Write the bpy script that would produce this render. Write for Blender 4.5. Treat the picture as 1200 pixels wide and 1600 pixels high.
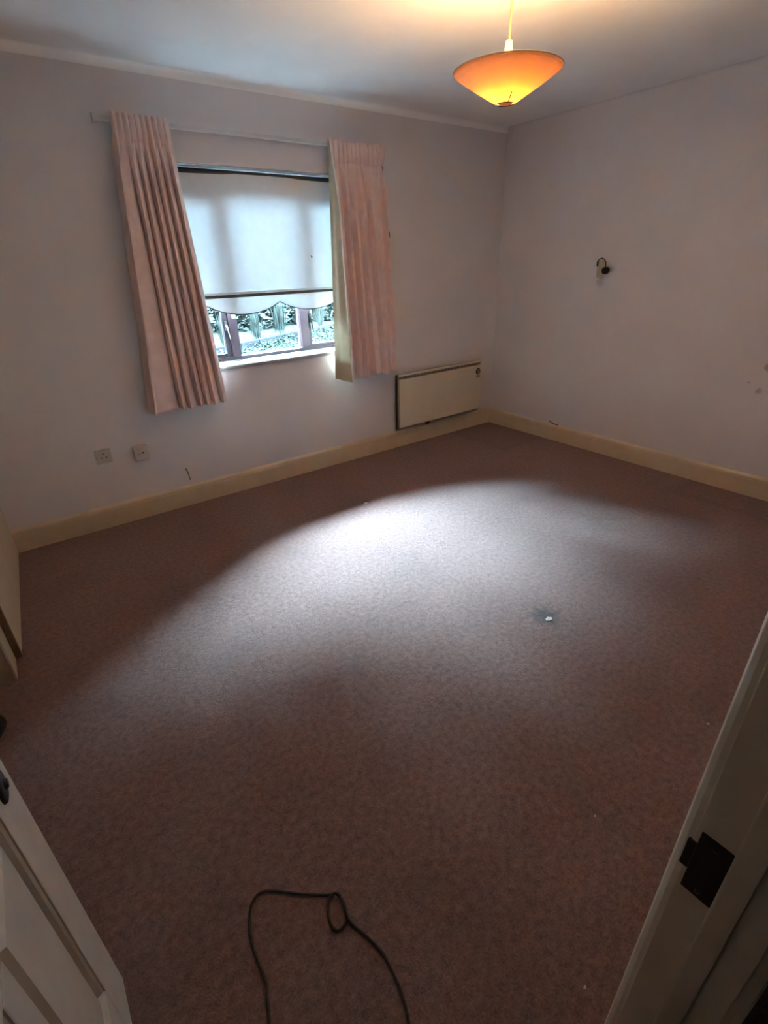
import bpy, bmesh, math, random
from mathutils import Vector, Matrix

for o in list(bpy.data.objects):
    bpy.data.objects.remove(o)
S = bpy.context.scene
C = S.collection
rnd = random.Random(7)

# ------------------------------------------------------------------ camera
cam_d = bpy.data.cameras.new('camera')
cam = bpy.data.objects.new('camera', cam_d)
C.objects.link(cam)
cam.location = (-3.6732, -3.2679, 1.4393)
cam.rotation_euler = (1.10502, 0.027838, -0.639711)
cam_d.sensor_fit = 'HORIZONTAL'
cam_d.sensor_width = 36.0
cam_d.lens = 777.34 / 1200 * 36.0
cam_d.clip_start = 0.005
S.camera = cam

# ------------------------------------------------------------------ sky: overcast, brighter overhead than at the horizon
SKY = 940.0
w = bpy.data.worlds.new('overcast_sky')
S.world = w
w.use_nodes = True
nt = w.node_tree
nt.nodes.clear()
wo = nt.nodes.new('ShaderNodeOutputWorld')
bg = nt.nodes.new('ShaderNodeBackground')
tc = nt.nodes.new('ShaderNodeTexCoord')
sp = nt.nodes.new('ShaderNodeSeparateXYZ')
mr = nt.nodes.new('ShaderNodeMapRange')
mr.inputs['From Min'].default_value = 0.0
mr.inputs['From Max'].default_value = 1.0
mr.inputs['To Min'].default_value = SKY * 0.33
mr.inputs['To Max'].default_value = SKY * 1.0
nt.links.new(tc.outputs['Generated'], sp.inputs[0])
nt.links.new(sp.outputs['Z'], mr.inputs['Value'])
nt.links.new(mr.outputs[0], bg.inputs['Strength'])
bg.inputs['Color'].default_value = (0.53, 0.79, 1.0, 1)
nt.links.new(bg.outputs[0], wo.inputs[0])
LAMP = 560.0

S.view_settings.view_transform = 'Standard'
S.view_settings.look = 'None'
S.view_settings.gamma = 1.0
S.view_settings.use_curve_mapping = False
S.view_settings.exposure = 0.32
S.cycles.max_bounces = 10
S.cycles.diffuse_bounces = 6
S.cycles.transparent_max_bounces = 12
S.cycles.caustics_reflective = False
S.cycles.caustics_refractive = False
S.cycles.sample_clamp_indirect = 0.0
S.cycles.use_guiding = True
S.cycles.guiding_training_samples = 64

# ------------------------------------------------------------------ materials
def new_mat(name):
    m = bpy.data.materials.new(name)
    m.use_nodes = True
    return m, m.node_tree, m.node_tree.nodes['Principled BSDF']

def mat(name, col, rough=0.6, var=0.08, scale=12.0, bump=0.0, bscale=60.0, metal=0.0, spec=0.35, detail=4.0):
    """painted / plain surface with noise variation and fine relief"""
    m, t, b = new_mat(name)
    N, L = t.nodes, t.links
    co = N.new('ShaderNodeTexCoord')
    nz = N.new('ShaderNodeTexNoise')
    nz.inputs['Scale'].default_value = scale
    nz.inputs['Detail'].default_value = detail
    L.new(co.outputs['Object'], nz.inputs['Vector'])
    rp = N.new('ShaderNodeValToRGB')
    rp.color_ramp.elements[0].position = 0.3
    rp.color_ramp.elements[1].position = 0.7
    rp.color_ramp.elements[0].color = (*[c * (1 - var) for c in col], 1)
    rp.color_ramp.elements[1].color = (*[min(1, c * (1 + var)) for c in col], 1)
    L.new(nz.outputs['Fac'], rp.inputs[0])
    L.new(rp.outputs[0], b.inputs['Base Color'])
    b.inputs['Roughness'].default_value = rough
    b.inputs['Metallic'].default_value = metal
    b.inputs['Specular IOR Level'].default_value = spec
    if bump:
        n2 = N.new('ShaderNodeTexNoise')
        n2.inputs['Scale'].default_value = bscale
        n2.inputs['Detail'].default_value = 3
        L.new(co.outputs['Object'], n2.inputs['Vector'])
        bp = N.new('ShaderNodeBump')
        bp.inputs['Strength'].default_value = bump
        bp.inputs['Distance'].default_value = 0.01
        L.new(n2.outputs['Fac'], bp.inputs['Height'])
        L.new(bp.outputs[0], b.inputs['Normal'])
    return m

def math_node(t, op, a, b=None, c=None):
    n = t.nodes.new('ShaderNodeMath')
    n.operation = op
    for i, v in enumerate((a, b, c)):
        if v is None:
            continue
        if isinstance(v, (int, float)):
            n.inputs[i].default_value = v
        else:
            t.links.new(v, n.inputs[i])
    return n.outputs[0]

def mix_col(t, fac, a, b, mode='MIX'):
    n = t.nodes.new('ShaderNodeMix')
    n.data_type = 'RGBA'
    n.blend_type = mode
    if isinstance(fac, (int, float)):
        n.inputs[0].default_value = fac
    else:
        t.links.new(fac, n.inputs[0])
    for i, v in ((6, a), (7, b)):
        if isinstance(v, tuple):
            n.inputs[i].default_value = (*v, 1)
        else:
            t.links.new(v, n.inputs[i])
    return n.outputs[2]

def carpet_mat():
    m, t, b = new_mat('worn_carpet')
    N, L = t.nodes, t.links
    co = N.new('ShaderNodeTexCoord')
    def noise(scale, detail=3, rough=0.55):
        n = N.new('ShaderNodeTexNoise')
        n.inputs['Scale'].default_value = scale
        n.inputs['Detail'].default_value = detail
        n.inputs['Roughness'].default_value = rough
        L.new(co.outputs['Object'], n.inputs['Vector'])
        return n.outputs['Fac']
    pile = noise(170, 4, 0.75)
    tuft = noise(48, 3)
    blot = noise(2.3, 5, 0.6)
    blot2 = noise(6.0, 4)
    rp = N.new('ShaderNodeValToRGB')
    rp.color_ramp.elements[0].position = 0.33
    rp.color_ramp.elements[1].position = 0.68
    rp.color_ramp.elements[0].color = (0.098, 0.046, 0.035, 1)
    rp.color_ramp.elements[1].color = (0.335, 0.194, 0.163, 1)
    mixv = math_node(t, 'ADD', math_node(t, 'MULTIPLY', pile, 0.6), math_node(t, 'MULTIPLY', tuft, 0.4))
    L.new(mixv, rp.inputs[0])
    col = rp.outputs[0]
    # trodden, soiled blotches
    s1 = N.new('ShaderNodeMapRange')
    s1.inputs['From Min'].default_value = 0.52
    s1.inputs['From Max'].default_value = 0.70
    L.new(math_node(t, 'ADD', math_node(t, 'MULTIPLY', blot, 0.7), math_node(t, 'MULTIPLY', blot2, 0.3)), s1.inputs['Value'])
    col = mix_col(t, math_node(t, 'MULTIPLY', s1.outputs[0], 0.40), col, (0.085, 0.057, 0.048))
    sp = N.new('ShaderNodeSeparateXYZ')
    L.new(co.outputs['Object'], sp.inputs[0])
    X, Y = sp.outputs['X'], sp.outputs['Y']
    wob = math_node(t, 'MULTIPLY', math_node(t, 'SUBTRACT', blot2, 0.5), 0.16)
    def box_mask(x0, x1, y0, y1, soft, line=False):
        cx, cy, hx, hy = (x0 + x1) / 2, (y0 + y1) / 2, (x1 - x0) / 2, (y1 - y0) / 2
        dx = math_node(t, 'SUBTRACT', math_node(t, 'ABSOLUTE', math_node(t, 'SUBTRACT', X, cx)), hx)
        dy = math_node(t, 'SUBTRACT', math_node(t, 'ABSOLUTE', math_node(t, 'SUBTRACT', Y, cy)), hy)
        d = math_node(t, 'ADD', math_node(t, 'MAXIMUM', dx, dy), wob)
        if line:
            d = math_node(t, 'ABSOLUTE', d)
        q = N.new('ShaderNodeMapRange')
        q.inputs['From Min'].default_value = -soft if not line else 0.0
        q.inputs['From Max'].default_value = soft
        q.inputs['To Min'].default_value = 1.0
        q.inputs['To Max'].default_value = 0.0
        L.new(d, q.inputs['Value'])
        return q.outputs[0]
    def spot(x, y, r, soft):
        dx = math_node(t, 'SUBTRACT', X, x)
        dy = math_node(t, 'SUBTRACT', Y, y)
        d = math_node(t, 'SQRT', math_node(t, 'ADD', math_node(t, 'MULTIPLY', dx, dx), math_node(t, 'MULTIPLY', dy, dy)))
        d = math_node(t, 'ADD', d, math_node(t, 'MULTIPLY', math_node(t, 'SUBTRACT', tuft, 0.5), 0.08))
        q = N.new('ShaderNodeMapRange')
        q.inputs['From Min'].default_value = r
        q.inputs['From Max'].default_value = r + soft
        q.inputs['To Min'].default_value = 1.0
        q.inputs['To Max'].default_value = 0.0
        L.new(d, q.inputs['Value'])
        return q.outputs[0]
    # unfaded place where furniture stood in the corner, with a soiled outline
    col = mix_col(t, math_node(t, 'MULTIPLY', box_mask(-0.48, 0.2, -0.62, 0.2, 0.12), 0.35), col, (0.11, 0.055, 0.036))
    col = mix_col(t, math_node(t, 'MULTIPLY', box_mask(-0.50, 0.2, -0.64, 0.2, 0.06, True), 0.28), col, (0.055, 0.03, 0.021))
    col = mix_col(t, math_node(t, 'MULTIPLY', box_mask(-0.30, 0.2, -3.2, -1.95, 0.07, True), 0.30), col, (0.055, 0.03, 0.023))
    # soiled spots round the two snags in the pile
    col = mix_col(t, math_node(t, 'MULTIPLY', spot(-2.055, -2.245, 0.022, 0.065), 0.85), col, (0.055, 0.040, 0.034))
    col = mix_col(t, math_node(t, 'MULTIPLY', spot(-1.995, -0.745, 0.012, 0.04), 0.65), col, (0.07, 0.055, 0.05))
    L.new(col, b.inputs['Base Color'])
    b.inputs['Roughness'].default_value = 0.95
    b.inputs['Specular IOR Level'].default_value = 0.1
    b.inputs['Sheen Weight'].default_value = 0.25
    b.inputs['Sheen Roughness'].default_value = 0.6
    bp = N.new('ShaderNodeBump')
    bp.inputs['Strength'].default_value = 0.7
    bp.inputs['Distance'].default_value = 0.008
    L.new(mixv, bp.inputs['Height'])
    L.new(bp.outputs[0], b.inputs['Normal'])
    return m

def fabric_mat(name, col, trans, weave=420.0, var=0.12, trans_fac=0.3):
    m, t, b = new_mat(name)
    N, L = t.nodes, t.links
    co = N.new('ShaderNodeTexCoord')
    nz = N.new('ShaderNodeTexNoise')
    nz.inputs['Scale'].default_value = 16
    nz.inputs['Detail'].default_value = 6
    L.new(co.outputs['Object'], nz.inputs['Vector'])
    rp = N.new('ShaderNodeValToRGB')
    rp.color_ramp.elements[0].position = 0.35
    rp.color_ramp.elements[1].position = 0.65
    rp.color_ramp.elements[0].color = (*[c * (1 - var) for c in col], 1)
    rp.color_ramp.elements[1].color = (*[min(1, c * (1 + var)) for c in col], 1)
    L.new(nz.outputs['Fac'], rp.inputs[0])
    L.new(rp.outputs[0], b.inputs['Base Color'])
    b.inputs['Roughness'].default_value = 0.9
    b.inputs['Specular IOR Level'].default_value = 0.15
    wv = N.new('ShaderNodeTexNoise')
    wv.inputs['Scale'].default_value = weave
    L.new(co.outputs['Object'], wv.inputs['Vector'])
    bp = N.new('ShaderNodeBump')
    bp.inputs['Strength'].default_value = 0.25
    bp.inputs['Distance'].default_value = 0.003
    L.new(wv.outputs['Fac'], bp.inputs['Height'])
    L.new(bp.outputs[0], b.inputs['Normal'])
    tr = N.new('ShaderNodeBsdfTranslucent')
    tr.inputs['Color'].default_value = (*trans, 1)
    mx = N.new('ShaderNodeMixShader')
    mx.inputs[0].default_value = trans_fac
    L.new(b.outputs[0], mx.inputs[1])
    L.new(tr.outputs[0], mx.inputs[2])
    L.new(mx.outputs[0], N['Material Output'].inputs[0])
    return m

def glass_mat(name, tint=(0.93, 0.96, 0.95)):
    m, t, b = new_mat(name)
    N, L = t.nodes, t.links
    N.remove(b)
    tr = N.new('ShaderNodeBsdfTransparent')
    tr.inputs['Color'].default_value = (*tint, 1)
    gl = N.new('ShaderNodeBsdfGlossy')
    gl.inputs['Roughness'].default_value = 0.02
    fr = N.new('ShaderNodeFresnel')
    fr.inputs['IOR'].default_value = 1.3
    mx = N.new('ShaderNodeMixShader')
    L.new(fr.outputs[0], mx.inputs[0])
    L.new(tr.outputs[0], mx.inputs[1])
    L.new(gl.outputs[0], mx.inputs[2])
    L.new(mx.outputs[0], N['Material Output'].inputs[0])
    return m

def emit_mat(name, col, strength):
    m, t, b = new_mat(name)
    b.inputs['Base Color'].default_value = (0.9, 0.85, 0.75, 1)
    b.inputs['Emission Color'].default_value = (*col, 1)
    b.inputs['Emission Strength'].default_value = strength
    return m

def wall_mat(name, col, marks=(), bump=0.18):
    m, t, b = new_mat(name)
    N, L = t.nodes, t.links
    co = N.new('ShaderNodeTexCoord')
    nz = N.new('ShaderNodeTexNoise')
    nz.inputs['Scale'].default_value = 3.0
    nz.inputs['Detail'].default_value = 6
    L.new(co.outputs['Object'], nz.inputs['Vector'])
    rp = N.new('ShaderNodeValToRGB')
    rp.color_ramp.elements[0].position = 0.3
    rp.color_ramp.elements[1].position = 0.7
    rp.color_ramp.elements[0].color = (*[c * 0.97 for c in col], 1)
    rp.color_ramp.elements[1].color = (*[c * 1.03 for c in col], 1)
    L.new(nz.outputs['Fac'], rp.inputs[0])
    c = rp.outputs[0]
    n3 = N.new('ShaderNodeTexNoise')
    n3.inputs['Scale'].default_value = 25
    L.new(co.outputs['Object'], n3.inputs['Vector'])
    for (p, r, amt, dark) in marks:
        vd = N.new('ShaderNodeVectorMath')
        vd.operation = 'DISTANCE'
        L.new(co.outputs['Object'], vd.inputs[0])
        vd.inputs[1].default_value = p
        d = math_node(t, 'ADD', vd.outputs['Value'], math_node(t, 'MULTIPLY', math_node(t, 'SUBTRACT', n3.outputs['Fac'], 0.5), r * 2.2))
        q = N.new('ShaderNodeMapRange')
        q.inputs['From Min'].default_value = r * 0.3
        q.inputs['From Max'].default_value = r
        q.inputs['To Min'].default_value = amt
        q.inputs['To Max'].default_value = 0.0
        L.new(d, q.inputs['Value'])
        c = mix_col(t, q.outputs[0], c, dark)
    L.new(c, b.inputs['Base Color'])
    b.inputs['Roughness'].default_value = 0.75
    b.inputs['Specular IOR Level'].default_value = 0.25
    n2 = N.new('ShaderNodeTexNoise')
    n2.inputs['Scale'].default_value = 140
    n2.inputs['Detail'].default_value = 4
    L.new(co.outputs['Object'], n2.inputs['Vector'])
    bp = N.new('ShaderNodeBump')
    bp.inputs['Strength'].default_value = bump
    bp.inputs['Distance'].default_value = 0.004
    L.new(n2.outputs['Fac'], bp.inputs['Height'])
    L.new(bp.outputs[0], b.inputs['Normal'])
    return m

WALLC = (0.735, 0.71, 0.73)
M = {}
M['carpet'] = carpet_mat()
M['wall'] = wall_mat('lilac_grey_wall_paint', WALLC)
M['wall_r'] = wall_mat('lilac_grey_wall_paint_marked', WALLC, [
    ((0.0, -2.175, 0.81), 0.030, 0.55, (0.20, 0.17, 0.18)),
    ((0.0, -2.165, 0.665), 0.022, 0.55, (0.20, 0.17, 0.16)),
    ((0.0, -2.10, 0.705), 0.012, 0.5, (0.22, 0.19, 0.18)),
    ((0.0, -0.985, 1.262), 0.045, 0.35, (0.24, 0.21, 0.17)),
    ((0.0, -1.05, 1.36), 0.040, 0.30, (0.26, 0.23, 0.2)),
])
M['ceiling'] = wall_mat('white_ceiling_paint', (0.90, 0.90, 0.90), bump=0.06)
M['cream'] = mat('yellowed_cream_gloss_paint', (0.68, 0.56, 0.40), 0.35, 0.05, 9, 0.05, 40)
M['door_paint'] = mat('off_white_door_paint', (0.53, 0.47, 0.40), 0.45, 0.05, 14, 0.08, 60)
M['jamb_paint'] = mat('dull_cream_frame_paint', (0.64, 0.55, 0.44), 0.45, 0.07, 10, 0.08, 50)
M['wardrobe'] = mat('cream_laminate', (0.66, 0.57, 0.43), 0.4, 0.05, 7)
M['brown_edge'] = mat('brown_wood_edge', (0.20, 0.11, 0.06), 0.5, 0.25, 25)
M['tan_wood'] = mat('tan_board', (0.38, 0.27, 0.17), 0.5, 0.12, 12)
M['frame'] = mat('mauve_brown_window_stain', (0.060, 0.034, 0.042), 0.4, 0.12, 18)
M['sash'] = mat('dark_mauve_sash_stain', (0.032, 0.020, 0.025), 0.4, 0.12, 18)
M['sill'] = mat('white_gloss_sill_paint', (0.42, 0.42, 0.42), 0.3, 0.03, 8)
M['white_plastic'] = mat('white_plastic', (0.62, 0.58, 0.53), 0.35, 0.03, 20)
M['old_plastic'] = mat('greyed_plastic', (0.50, 0.45, 0.41), 0.4, 0.04, 20)
M['heater'] = mat('cream_enamel', (0.72, 0.64, 0.50), 0.35, 0.03, 6)
M['heater_dark'] = mat('grey_brown_metal', (0.26, 0.22, 0.17), 0.45, 0.1, 20)
M['black'] = mat('black_plastic', (0.010, 0.009, 0.009), 0.5, 0.2, 30)
M['bronze'] = mat('dark_bronze', (0.016, 0.010, 0.008), 0.45, 0.3, 40, metal=0.3)
M['steel'] = mat('bright_metal', (0.7, 0.7, 0.72), 0.25, 0.05, 20, metal=1.0)
M['cable'] = mat('dark_brown_cable_sheath', (0.035, 0.024, 0.022), 0.5, 0.15, 30)
M['wire'] = mat('brown_wire', (0.05, 0.03, 0.02), 0.5, 0.2, 30)
M['track'] = mat('white_track', (0.60, 0.60, 0.60), 0.4, 0.03, 10)
M['chip'] = mat('white_plaster_crumb', (0.62, 0.58, 0.54), 0.8, 0.1, 60)
M['scorch'] = mat('cream_backplate', (0.60, 0.55, 0.40), 0.4, 0.08, 40)
M['curtain'] = fabric_mat('dusty_pink_curtain_cloth', (0.83, 0.655, 0.625), (0.55, 0.30, 0.24), trans_fac=0.010, var=0.05)
M['lining'] = fabric_mat('cream_lining_cloth', (0.46, 0.385, 0.27), (0.7, 0.55, 0.35), trans_fac=0.015, var=0.06)
M['light_stop'] = mat('beige_light_stop', (0.24, 0.195, 0.155), 0.9, 0.05, 30)  # for the added light-blocking sheets behind the curtains
M['hem'] = mat('white_curtain_edge', (0.80, 0.76, 0.70), 0.8, 0.04, 60)
M['blind'] = fabric_mat('white_blind_cloth', (0.75, 0.77, 0.78), (0.50, 0.53, 0.56), trans_fac=0.024, var=0.02)
M['braid'] = mat('dark_braid', (0.03, 0.035, 0.03), 0.8, 0.1, 60)
M['bar'] = mat('grey_blind_bar', (0.085, 0.083, 0.08), 0.6, 0.05, 20)
M['glass'] = glass_mat('window_glass')
M['shade'] = fabric_mat('peach_shade', (0.82, 0.64, 0.44), (0.92, 0.56, 0.20), trans_fac=0.22, var=0.03)
M['holder'] = fabric_mat('white_lampholder', (0.8, 0.72, 0.6), (0.9, 0.66, 0.38), trans_fac=0.12, var=0.02)
M['flex'] = mat('white_flex', (0.62, 0.52, 0.38), 0.5, 0.05, 30)
M['bulb'] = emit_mat('lit_bulb', (1.0, 0.68, 0.36), LAMP)
M['render'] = mat('outside_render', (0.35, 0.33, 0.30), 0.9, 0.1, 6, 0.3, 30)
M['cap'] = fabric_mat('tan_cap', (0.55, 0.36, 0.2), (0.8, 0.45, 0.12), trans_fac=0.04)
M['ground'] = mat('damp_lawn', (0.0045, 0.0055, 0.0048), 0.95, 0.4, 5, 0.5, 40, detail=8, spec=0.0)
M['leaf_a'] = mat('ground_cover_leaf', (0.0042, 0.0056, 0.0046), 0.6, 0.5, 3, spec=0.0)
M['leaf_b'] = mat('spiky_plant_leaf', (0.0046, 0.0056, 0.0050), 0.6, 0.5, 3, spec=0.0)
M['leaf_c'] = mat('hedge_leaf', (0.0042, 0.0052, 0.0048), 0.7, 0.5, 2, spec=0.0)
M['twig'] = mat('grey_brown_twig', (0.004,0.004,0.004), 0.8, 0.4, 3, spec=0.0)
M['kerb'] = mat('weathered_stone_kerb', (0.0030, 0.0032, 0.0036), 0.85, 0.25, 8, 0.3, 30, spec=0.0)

# ------------------------------------------------------------------ mesh helpers
class MB:
    def __init__(s):
        s.v, s.f, s.smooth = [], [], []
    def add(s, v, f, smooth=False):
        b = len(s.v)
        s.v += [tuple(p) for p in v]
        s.f += [tuple(i + b for i in q) for q in f]
        s.smooth += [smooth] * len(f)
    def box(s, x0, x1, y0, y1, z0, z1, bev=0.0):
        if bev <= 0:
            v = [(x, y, z) for x in (x0, x1) for y in (y0, y1) for z in (z0, z1)]
            s.add(v, [(0, 1, 3, 2), (4, 6, 7, 5), (0, 4, 5, 1), (2, 3, 7, 6), (0, 2, 6, 4), (1, 5, 7, 3)])
            return
        bm = bmesh.new()
        bmesh.ops.create_cube(bm, size=1)
        for q in bm.verts:
            q.co = Vector(((x0 + x1) / 2 + q.co.x * (x1 - x0), (y0 + y1) / 2 + q.co.y * (y1 - y0), (z0 + z1) / 2 + q.co.z * (z1 - z0)))
        bmesh.ops.bevel(bm, geom=bm.edges[:], offset=bev, segments=2, affect='EDGES', profile=0.6)
        bm.verts.index_update()
        s.add([q.co for q in bm.verts], [[q.index for q in f.verts] for f in bm.faces])
        bm.free()
    def tube(s, pts, r, n=8, caps=True):
        pts = [Vector(p) for p in pts]
        rs = r if isinstance(r, (list, tuple)) else [r] * len(pts)
        ref = None
        ring = []
        for i, p in enumerate(pts):
            d = (pts[min(i + 1, len(pts) - 1)] - pts[max(i - 1, 0)]).normalized()
            if ref is None:
                a = Vector((0, 0, 1)) if abs(d.z) < 0.9 else Vector((1, 0, 0))
                ref = (a - d * a.dot(d)).normalized()
            else:
                ref = (ref - d * ref.dot(d)).normalized()
            u = d.cross(ref)
            ring.append([p + (ref * math.cos(2 * math.pi * k / n) + u * math.sin(2 * math.pi * k / n)) * rs[i] for k in range(n)])
        v = [q for a in ring for q in a]
        f = [(i * n + k, i * n + (k + 1) % n, (i + 1) * n + (k + 1) % n, (i + 1) * n + k) for i in range(len(pts) - 1) for k in range(n)]
        s.add(v, f, True)
        if caps:
            s.add(ring[0][::-1], [tuple(range(n))])
            s.add(ring[-1], [tuple(range(n))])
    def lathe(s, prof, n=48, axis='z', at=(0, 0, 0), closed=False):
        v = []
        for (r, h) in prof:
            for k in range(n):
                a = 2 * math.pi * k / n
                c, q = r * math.cos(a), r * math.sin(a)
                p = {'z': (c, q, h), 'y': (c, h, q), 'x': (h, c, q)}[axis]
                v.append((p[0] + at[0], p[1] + at[1], p[2] + at[2]))
        m = len(prof)
        f = []
        for i in range(m if closed else m - 1):
            j = (i + 1) % m
            for k in range(n):
                f.append((i * n + k, i * n + (k + 1) % n, j * n + (k + 1) % n, j * n + k))
        s.add(v, f, True)
    def grid(s, fn, nu, nv, smooth=True):
        v = [fn(i / nu, j / nv) for j in range(nv + 1) for i in range(nu + 1)]
        f = [(j * (nu + 1) + i, j * (nu + 1) + i + 1, (j + 1) * (nu + 1) + i + 1, (j + 1) * (nu + 1) + i) for j in range(nv) for i in range(nu)]
        s.add(v, f, smooth)
    def extrude(s, prof, a, b, place):
        """closed profile (list of 2-d points) run from a to b; place(p, t) -> 3-d"""
        n = len(prof)
        v = [place(p, a) for p in prof] + [place(p, b) for p in prof]
        s.add(v, [(i, (i + 1) % n, n + (i + 1) % n, n + i) for i in range(n)])
        s.add([place(p, a) for p in prof][::-1], [tuple(range(n))])
        s.add([place(p, b) for p in prof], [tuple(range(n))])
    def build(s, name, m, parent=None, origin=(0, 0, 0), fix=True):
        me = bpy.data.meshes.new(name)
        me.from_pydata([tuple(p[i] - origin[i] for i in range(3)) for p in s.v], [], s.f)
        for p, q in zip(me.polygons, s.smooth):
            p.use_smooth = q
        if fix:
            bm = bmesh.new()
            bm.from_mesh(me)
            bmesh.ops.recalc_face_normals(bm, faces=bm.faces[:])
            bm.to_mesh(me)
            bm.free()
        me.update()
        me.materials.append(m)
        o = bpy.data.objects.new(name, me)
        C.objects.link(o)
        o.location = origin
        if parent is not None:
            o.parent = parent
            o.location = origin if False else tuple(origin[i] - parent.location[i] for i in range(3))
        return o

def tag(o, label, cat, group=None, kind=None):
    o['label'] = label
    o['category'] = cat
    if group:
        o['group'] = group
    if kind:
        o['kind'] = kind
    return o

def thing(name, loc, label, cat, group=None, kind=None):
    o = bpy.data.objects.new(name, None)
    C.objects.link(o)
    o.location = loc
    o.empty_display_size = 0.1
    return tag(o, label, cat, group, kind)

def part(mb, name, m, parent, **k):
    """mesh given in world coordinates, kept there under its parent"""
    return mb.build(name, m, parent, origin=tuple(parent.location), **k) if parent.parent is None else _sub(mb, name, m, parent, **k)

def _sub(mb, name, m, parent, **k):
    org = tuple(parent.location + parent.parent.location)
    o = mb.build(name, m, None, origin=org, **k)
    o.parent = parent
    o.location = (0, 0, 0)
    return o

def boxpart(name, m, parent, *b, bev=0.0):
    q = MB()
    q.box(*b, bev=bev)
    return part(q, name, m, parent)

# ------------------------------------------------------------------ room shell
H = 2.345            # ceiling height
XL, YF = -4.58, -3.183   # left wall, doorway wall (room faces)
WX0, WX1, WZ0, WZ1 = -2.87, -1.41, 0.870, 1.955   # window opening
DX0, DX1, DZ = -3.865, -3.12, 2.02               # door opening
WT = 0.11           # doorway wall thickness

q = MB(); q.box(-5.6, 0.0, -5.0, 0.0, -0.12, 0.0)
tag(q.build('floor', M['carpet']), 'worn dusty pink brown carpet with soiled patches covering the whole floor', 'floor', kind='structure')
q = MB(); q.box(-5.6, 0.12, -5.0, 0.30, H, H + 0.12)
tag(q.build('ceiling', M['ceiling']), 'white painted ceiling with a warm glow around the pendant lamp', 'ceiling', kind='structure')

q = MB()
q.box(XL - 0.12, WX0, 0.0, 0.28, -0.12, H)
q.box(WX1, 0.12, 0.0, 0.28, -0.12, H)
q.box(WX0, WX1, 0.0, 0.28, -0.12, WZ0 - 0.03)
q.box(WX0, WX1, 0.0, 0.28, WZ1, H)
tag(q.build('wall_back', M['wall']), 'lilac grey painted wall holding the curtained window', 'wall', kind='structure')
q = MB(); q.box(0.0, 0.12, -5.0, 0.0, -0.12, H)
tag(q.build('wall_right', M['wall_r']), 'lilac grey painted wall with the stripped wall light fitting', 'wall', kind='structure')
q = MB(); q.box(XL - 0.12, XL, YF, 0.0, 0.0, H)
tag(q.build('wall_left', M['wall']), 'grey painted wall hidden behind the cream wardrobe', 'wall', kind='structure')
q = MB()
q.box(XL - 0.12, DX0 - 0.03, YF - WT, YF, 0.0, H)
q.box(DX1 + 0.03, 0.0, YF - WT, YF, 0.0, H)
q.box(DX0 - 0.03, DX1 + 0.03, YF - WT, YF, DZ + 0.03, H)
tag(q.build('wall_front', M['wall']), 'grey painted wall around the open doorway', 'wall', kind='structure')
# dim hallway behind the doorway
q = MB()
q.box(-5.6, -5.48, -5.0, YF - WT, 0.0, H)
q.box(-5.48, 0.0, -5.0, -4.88, 0.0, H)
q.box(-5.48, XL - 0.12, YF - WT, YF - WT + 0.1, 0.0, H)
tag(q.build('wall_hall', M['wall']), 'plain walls of the unlit hallway outside the doorway', 'wall', kind='structure')

# skirting boards
SKP = [(0, 0), (0.018, 0), (0.018, 0.108), (0.0155, 0.111), (0.0155, 0.114), (0.018, 0.117), (0.0165, 0.127), (0.011, 0.134), (0.006, 0.138), (0, 0.14)]
q = MB(); q.extrude(SKP, -3.95, 0.0, lambda p, t: (t, -p[0], p[1]))
tag(q.build('baseboard_back', M['cream']), 'cream gloss skirting board with moulded top below the window', 'skirting board', kind='structure')
q = MB(); q.extrude(SKP, YF, -0.018, lambda p, t: (-p[0], t, p[1]))
tag(q.build('baseboard_right', M['cream']), 'cream gloss skirting board along the wall with the wall light', 'skirting board', kind='structure')
q = MB(); q.extrude(SKP, DX1 + 0.06, -0.018, lambda p, t: (t, YF + p[0], p[1]))
tag(q.build('baseboard_front', M['cream']), 'cream gloss skirting board beside the doorway', 'skirting board', kind='structure')
# slim coving
R = 0.035
cov = [(0, 0), (R, 0)] + [(R - R * math.sin(a), R - R * math.cos(a)) for a in [math.pi / 2 * k / 8 for k in range(0, 9)]][1:]
cov = [(0.0, 0.0), (R, 0.0)] + [(R - R * math.sin(math.pi / 2 * k / 8), R - R * math.cos(math.pi / 2 * k / 8)) for k in range(1, 8)] + [(0.0, R)]
def coving(name, a, b, place, label, m_):
    q = MB(); q.extrude(cov, a, b, place)
    tag(q.build(name, m_), label, 'coving', kind='structure')
coving('trim_1', XL, 0.0, lambda p, t: (t, -p[0], H - p[1]), 'slim white coving above the window', M['ceiling'])
coving('trim_2', YF, 0.0, lambda p, t: (-p[0], t, H - p[1]), 'slim grey coving above the wall light', M['wall'])

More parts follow.
